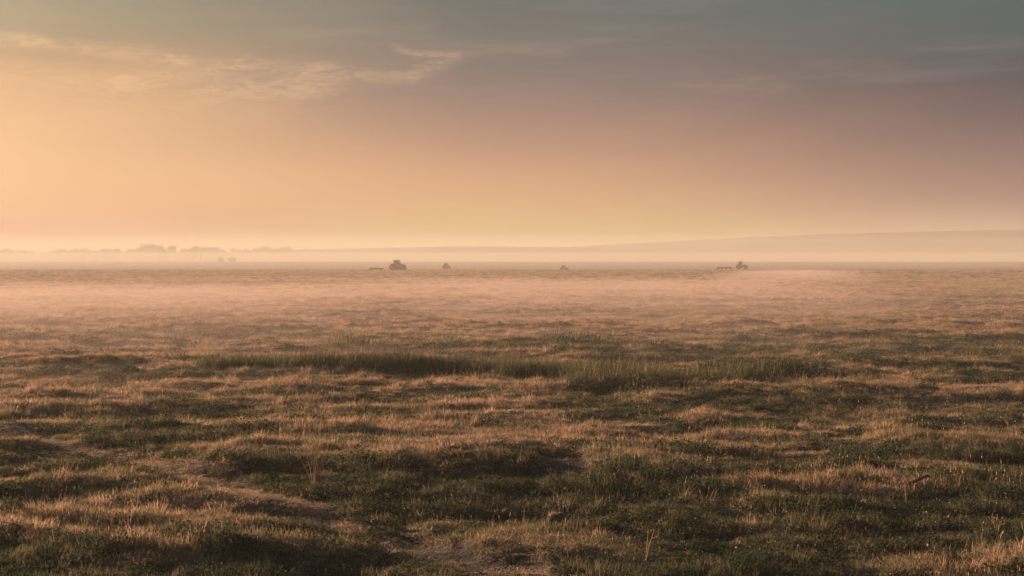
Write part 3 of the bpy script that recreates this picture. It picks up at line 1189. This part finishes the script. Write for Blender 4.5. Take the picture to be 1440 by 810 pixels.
tree(311, 362, 1300, 4, 'small dark bush below the long building, left of two bushes', 'dark bushes below the far trees')
tree(327, 362.5, 1300, 2, 'small dark bush below the far trees, right of two bushes', 'dark bushes below the far trees')


for k, px in enumerate(range(-8, 446, 8)):
    tree(px + random.uniform(-3, 3), random.uniform(351.5, 357) + (px > 330) * -1.0, D + 40 + random.uniform(0, 140) + max(0, px - 250) * 1.9, random.choice((0, 2, 4, 4, 1)),
         'faint low tree filling the long hazy tree line beyond the field', 'low trees of the far tree line')


def building(px0, px1, top, d, floors, label, tower=None):
    w = (px1 - px0) / F * d
    p = place((px0 + px1) / 2, d)
    h = CAM_H + (EYE - top) / F * d - p.z
    root = empty('building', p - Vector((0, 0, .3)), R(6))
    tag(root, label, 'building')
    bm = bmesh.new()
    box(bm, (0, 0, h / 2), (w, 10, h))
    if tower:
        box(bm, (-w / 2 + tower / 2, .5, h + 1.0), (tower, 6, 2.0))
    link_mesh('wall', bm, M['wall'], root)
    bm = bmesh.new()
    box(bm, (0, 0, h + .16), (w + .8, 10.8, .32), .03)
    link_mesh('roof', bm, M['roof'], root)
    nx = max(2, int(w / 3.2))
    for f_ in range(floors):
        for i in range(nx):
            bm = bmesh.new()
            box(bm, (-w / 2 + (i + .5) * w / nx, -5.03, (f_ + .6) * h / floors), (1.2, .12, 1.5))
            link_mesh('window', bm, M['glass'], root)
    return root


building(237.5, 247, 346, 1640, 5, 'narrow square tower block between hazy trees beyond the field')
building(272, 308, 348, 1680, 4, 'long flat roofed building in the haze beyond the field', 5.5)

p = place(282, 1330)
root = empty('utility_pole', p)
tag(root, 'thin utility pole in front of the long hazy building', 'pole')
bm = bmesh.new()
tube(bm, (0, 0, -.3), (0, 0, 12.5), .22, .14, 10)
link_mesh('post', bm, M['bark'], root)
bm = bmesh.new()
box(bm, (0, 0, 11.6), (2.2, .16, .16), .02)
for s in (-.9, 0, .9):
    tube(bm, (s, 0, 11.68), (s, 0, 11.95), .06, .04, 8)
link_mesh('crossarm', bm, M['bark'], root)

# ------------------------------------------------------------------ air: haze and low mist
HAZE_TOP = 50.0
HAZE_DENS = .00033
HAZE_COL = (.64, .61, .53)
bm = bmesh.new()
box(bm, (0, 1100, (HAZE_TOP - 9) / 2), (12200, 9300, HAZE_TOP + 9))
o = link_mesh('haze', bm, vol_mat('haze_air', HAZE_COL, HAZE_DENS, .15))
tag(o, kind='stuff')

bm = bmesh.new()        # the lowest air over the plain is thicker
box(bm, (0, 1400, 2.2), (10000, 7000, 19.0))
o = link_mesh('mist', bm, vol_mat('plain_mist', (.58, .51, .425), .00060, .12))
tag(o, kind='stuff')
bm = bmesh.new()
box(bm, (-300, 2180, 2.4), (5200, 1900, 16.0), 3.0)
o = link_mesh('mist', bm, vol_mat('valley_mist', (.55, .525, .38), .0026, .12))
tag(o, kind='stuff')
bm = bmesh.new()
box(bm, (0, 2350, 12.5), (8600, 1700, 39.0), 6.0)
o = link_mesh('mist', bm, vol_mat('far_mist', (.58, .54, .41), .0008, .12))
tag(o, kind='stuff')


def mist_bank(px0, px1, d0, d1, thick, dens, seed, slant=0.0):
    """a lens of mist lying on the field"""
    nu, nv = 70, 40
    top, bot = [], []
    V = []
    for j in range(nv + 1):
        v = j / nv
        d = d0 * (d1 / d0) ** v
        for i in range(nu + 1):
            u_ = i / nu
            x = ((px0 + (px1 - px0) * u_) - 720) / F * d + slant * (d - d0)
            e = max(0.0, math.sin(math.pi * u_)) ** 1.2 * max(0.0, math.sin(math.pi * v)) ** 2
            n_ = float(fbm(x / (d * .16 + 10), d / (d * .2 + 10), seed, 2))
            V.append((x, d, -.5 + .45 + thick * e * (.35 + 1.3 * n_)))
    nV = len(V)
    W = nu + 1
    V2 = [(x, y, -.8) for x, y, z in V]
    Fs = []
    for j in range(nv):
        for i in range(nu):
            a = j * W + i
            Fs.append((a, a + 1, a + W + 1, a + W))
            Fs.append((nV + a + W, nV + a + W + 1, nV + a + 1, nV + a))
    for i in range(nu):
        Fs.append((i + 1, i, nV + i, nV + i + 1))
        a = nv * W + i
        Fs.append((a, a + 1, nV + a + 1, nV + a))
    for j in range(nv):
        a = j * W
        Fs.append((a, a + W, nV + a + W, nV + a))
        a = j * W + nu
        Fs.append((a + W, a, nV + a, nV + a + W))
    me = bpy.data.meshes.new('mist')
    me.from_pydata(V + V2, [], Fs)
    me.update()
    me.materials.append(vol_mat('low_mist', (.76, .575, .485), dens, .12))
    o = bpy.data.objects.new('mist', me)
    COL.objects.link(o)
    tag(o, kind='stuff')
    return o


mist_bank(-1400, 1150, 24, 290, .75, .020, 3)
mist_bank(150, 1400, 25, 350, .7, .015, 11)
mist_bank(960, 1280, 85, 600, 1.1, .010, 15)
mist_bank(-1700, 3100, 22, 460, .8, .0055, 18)
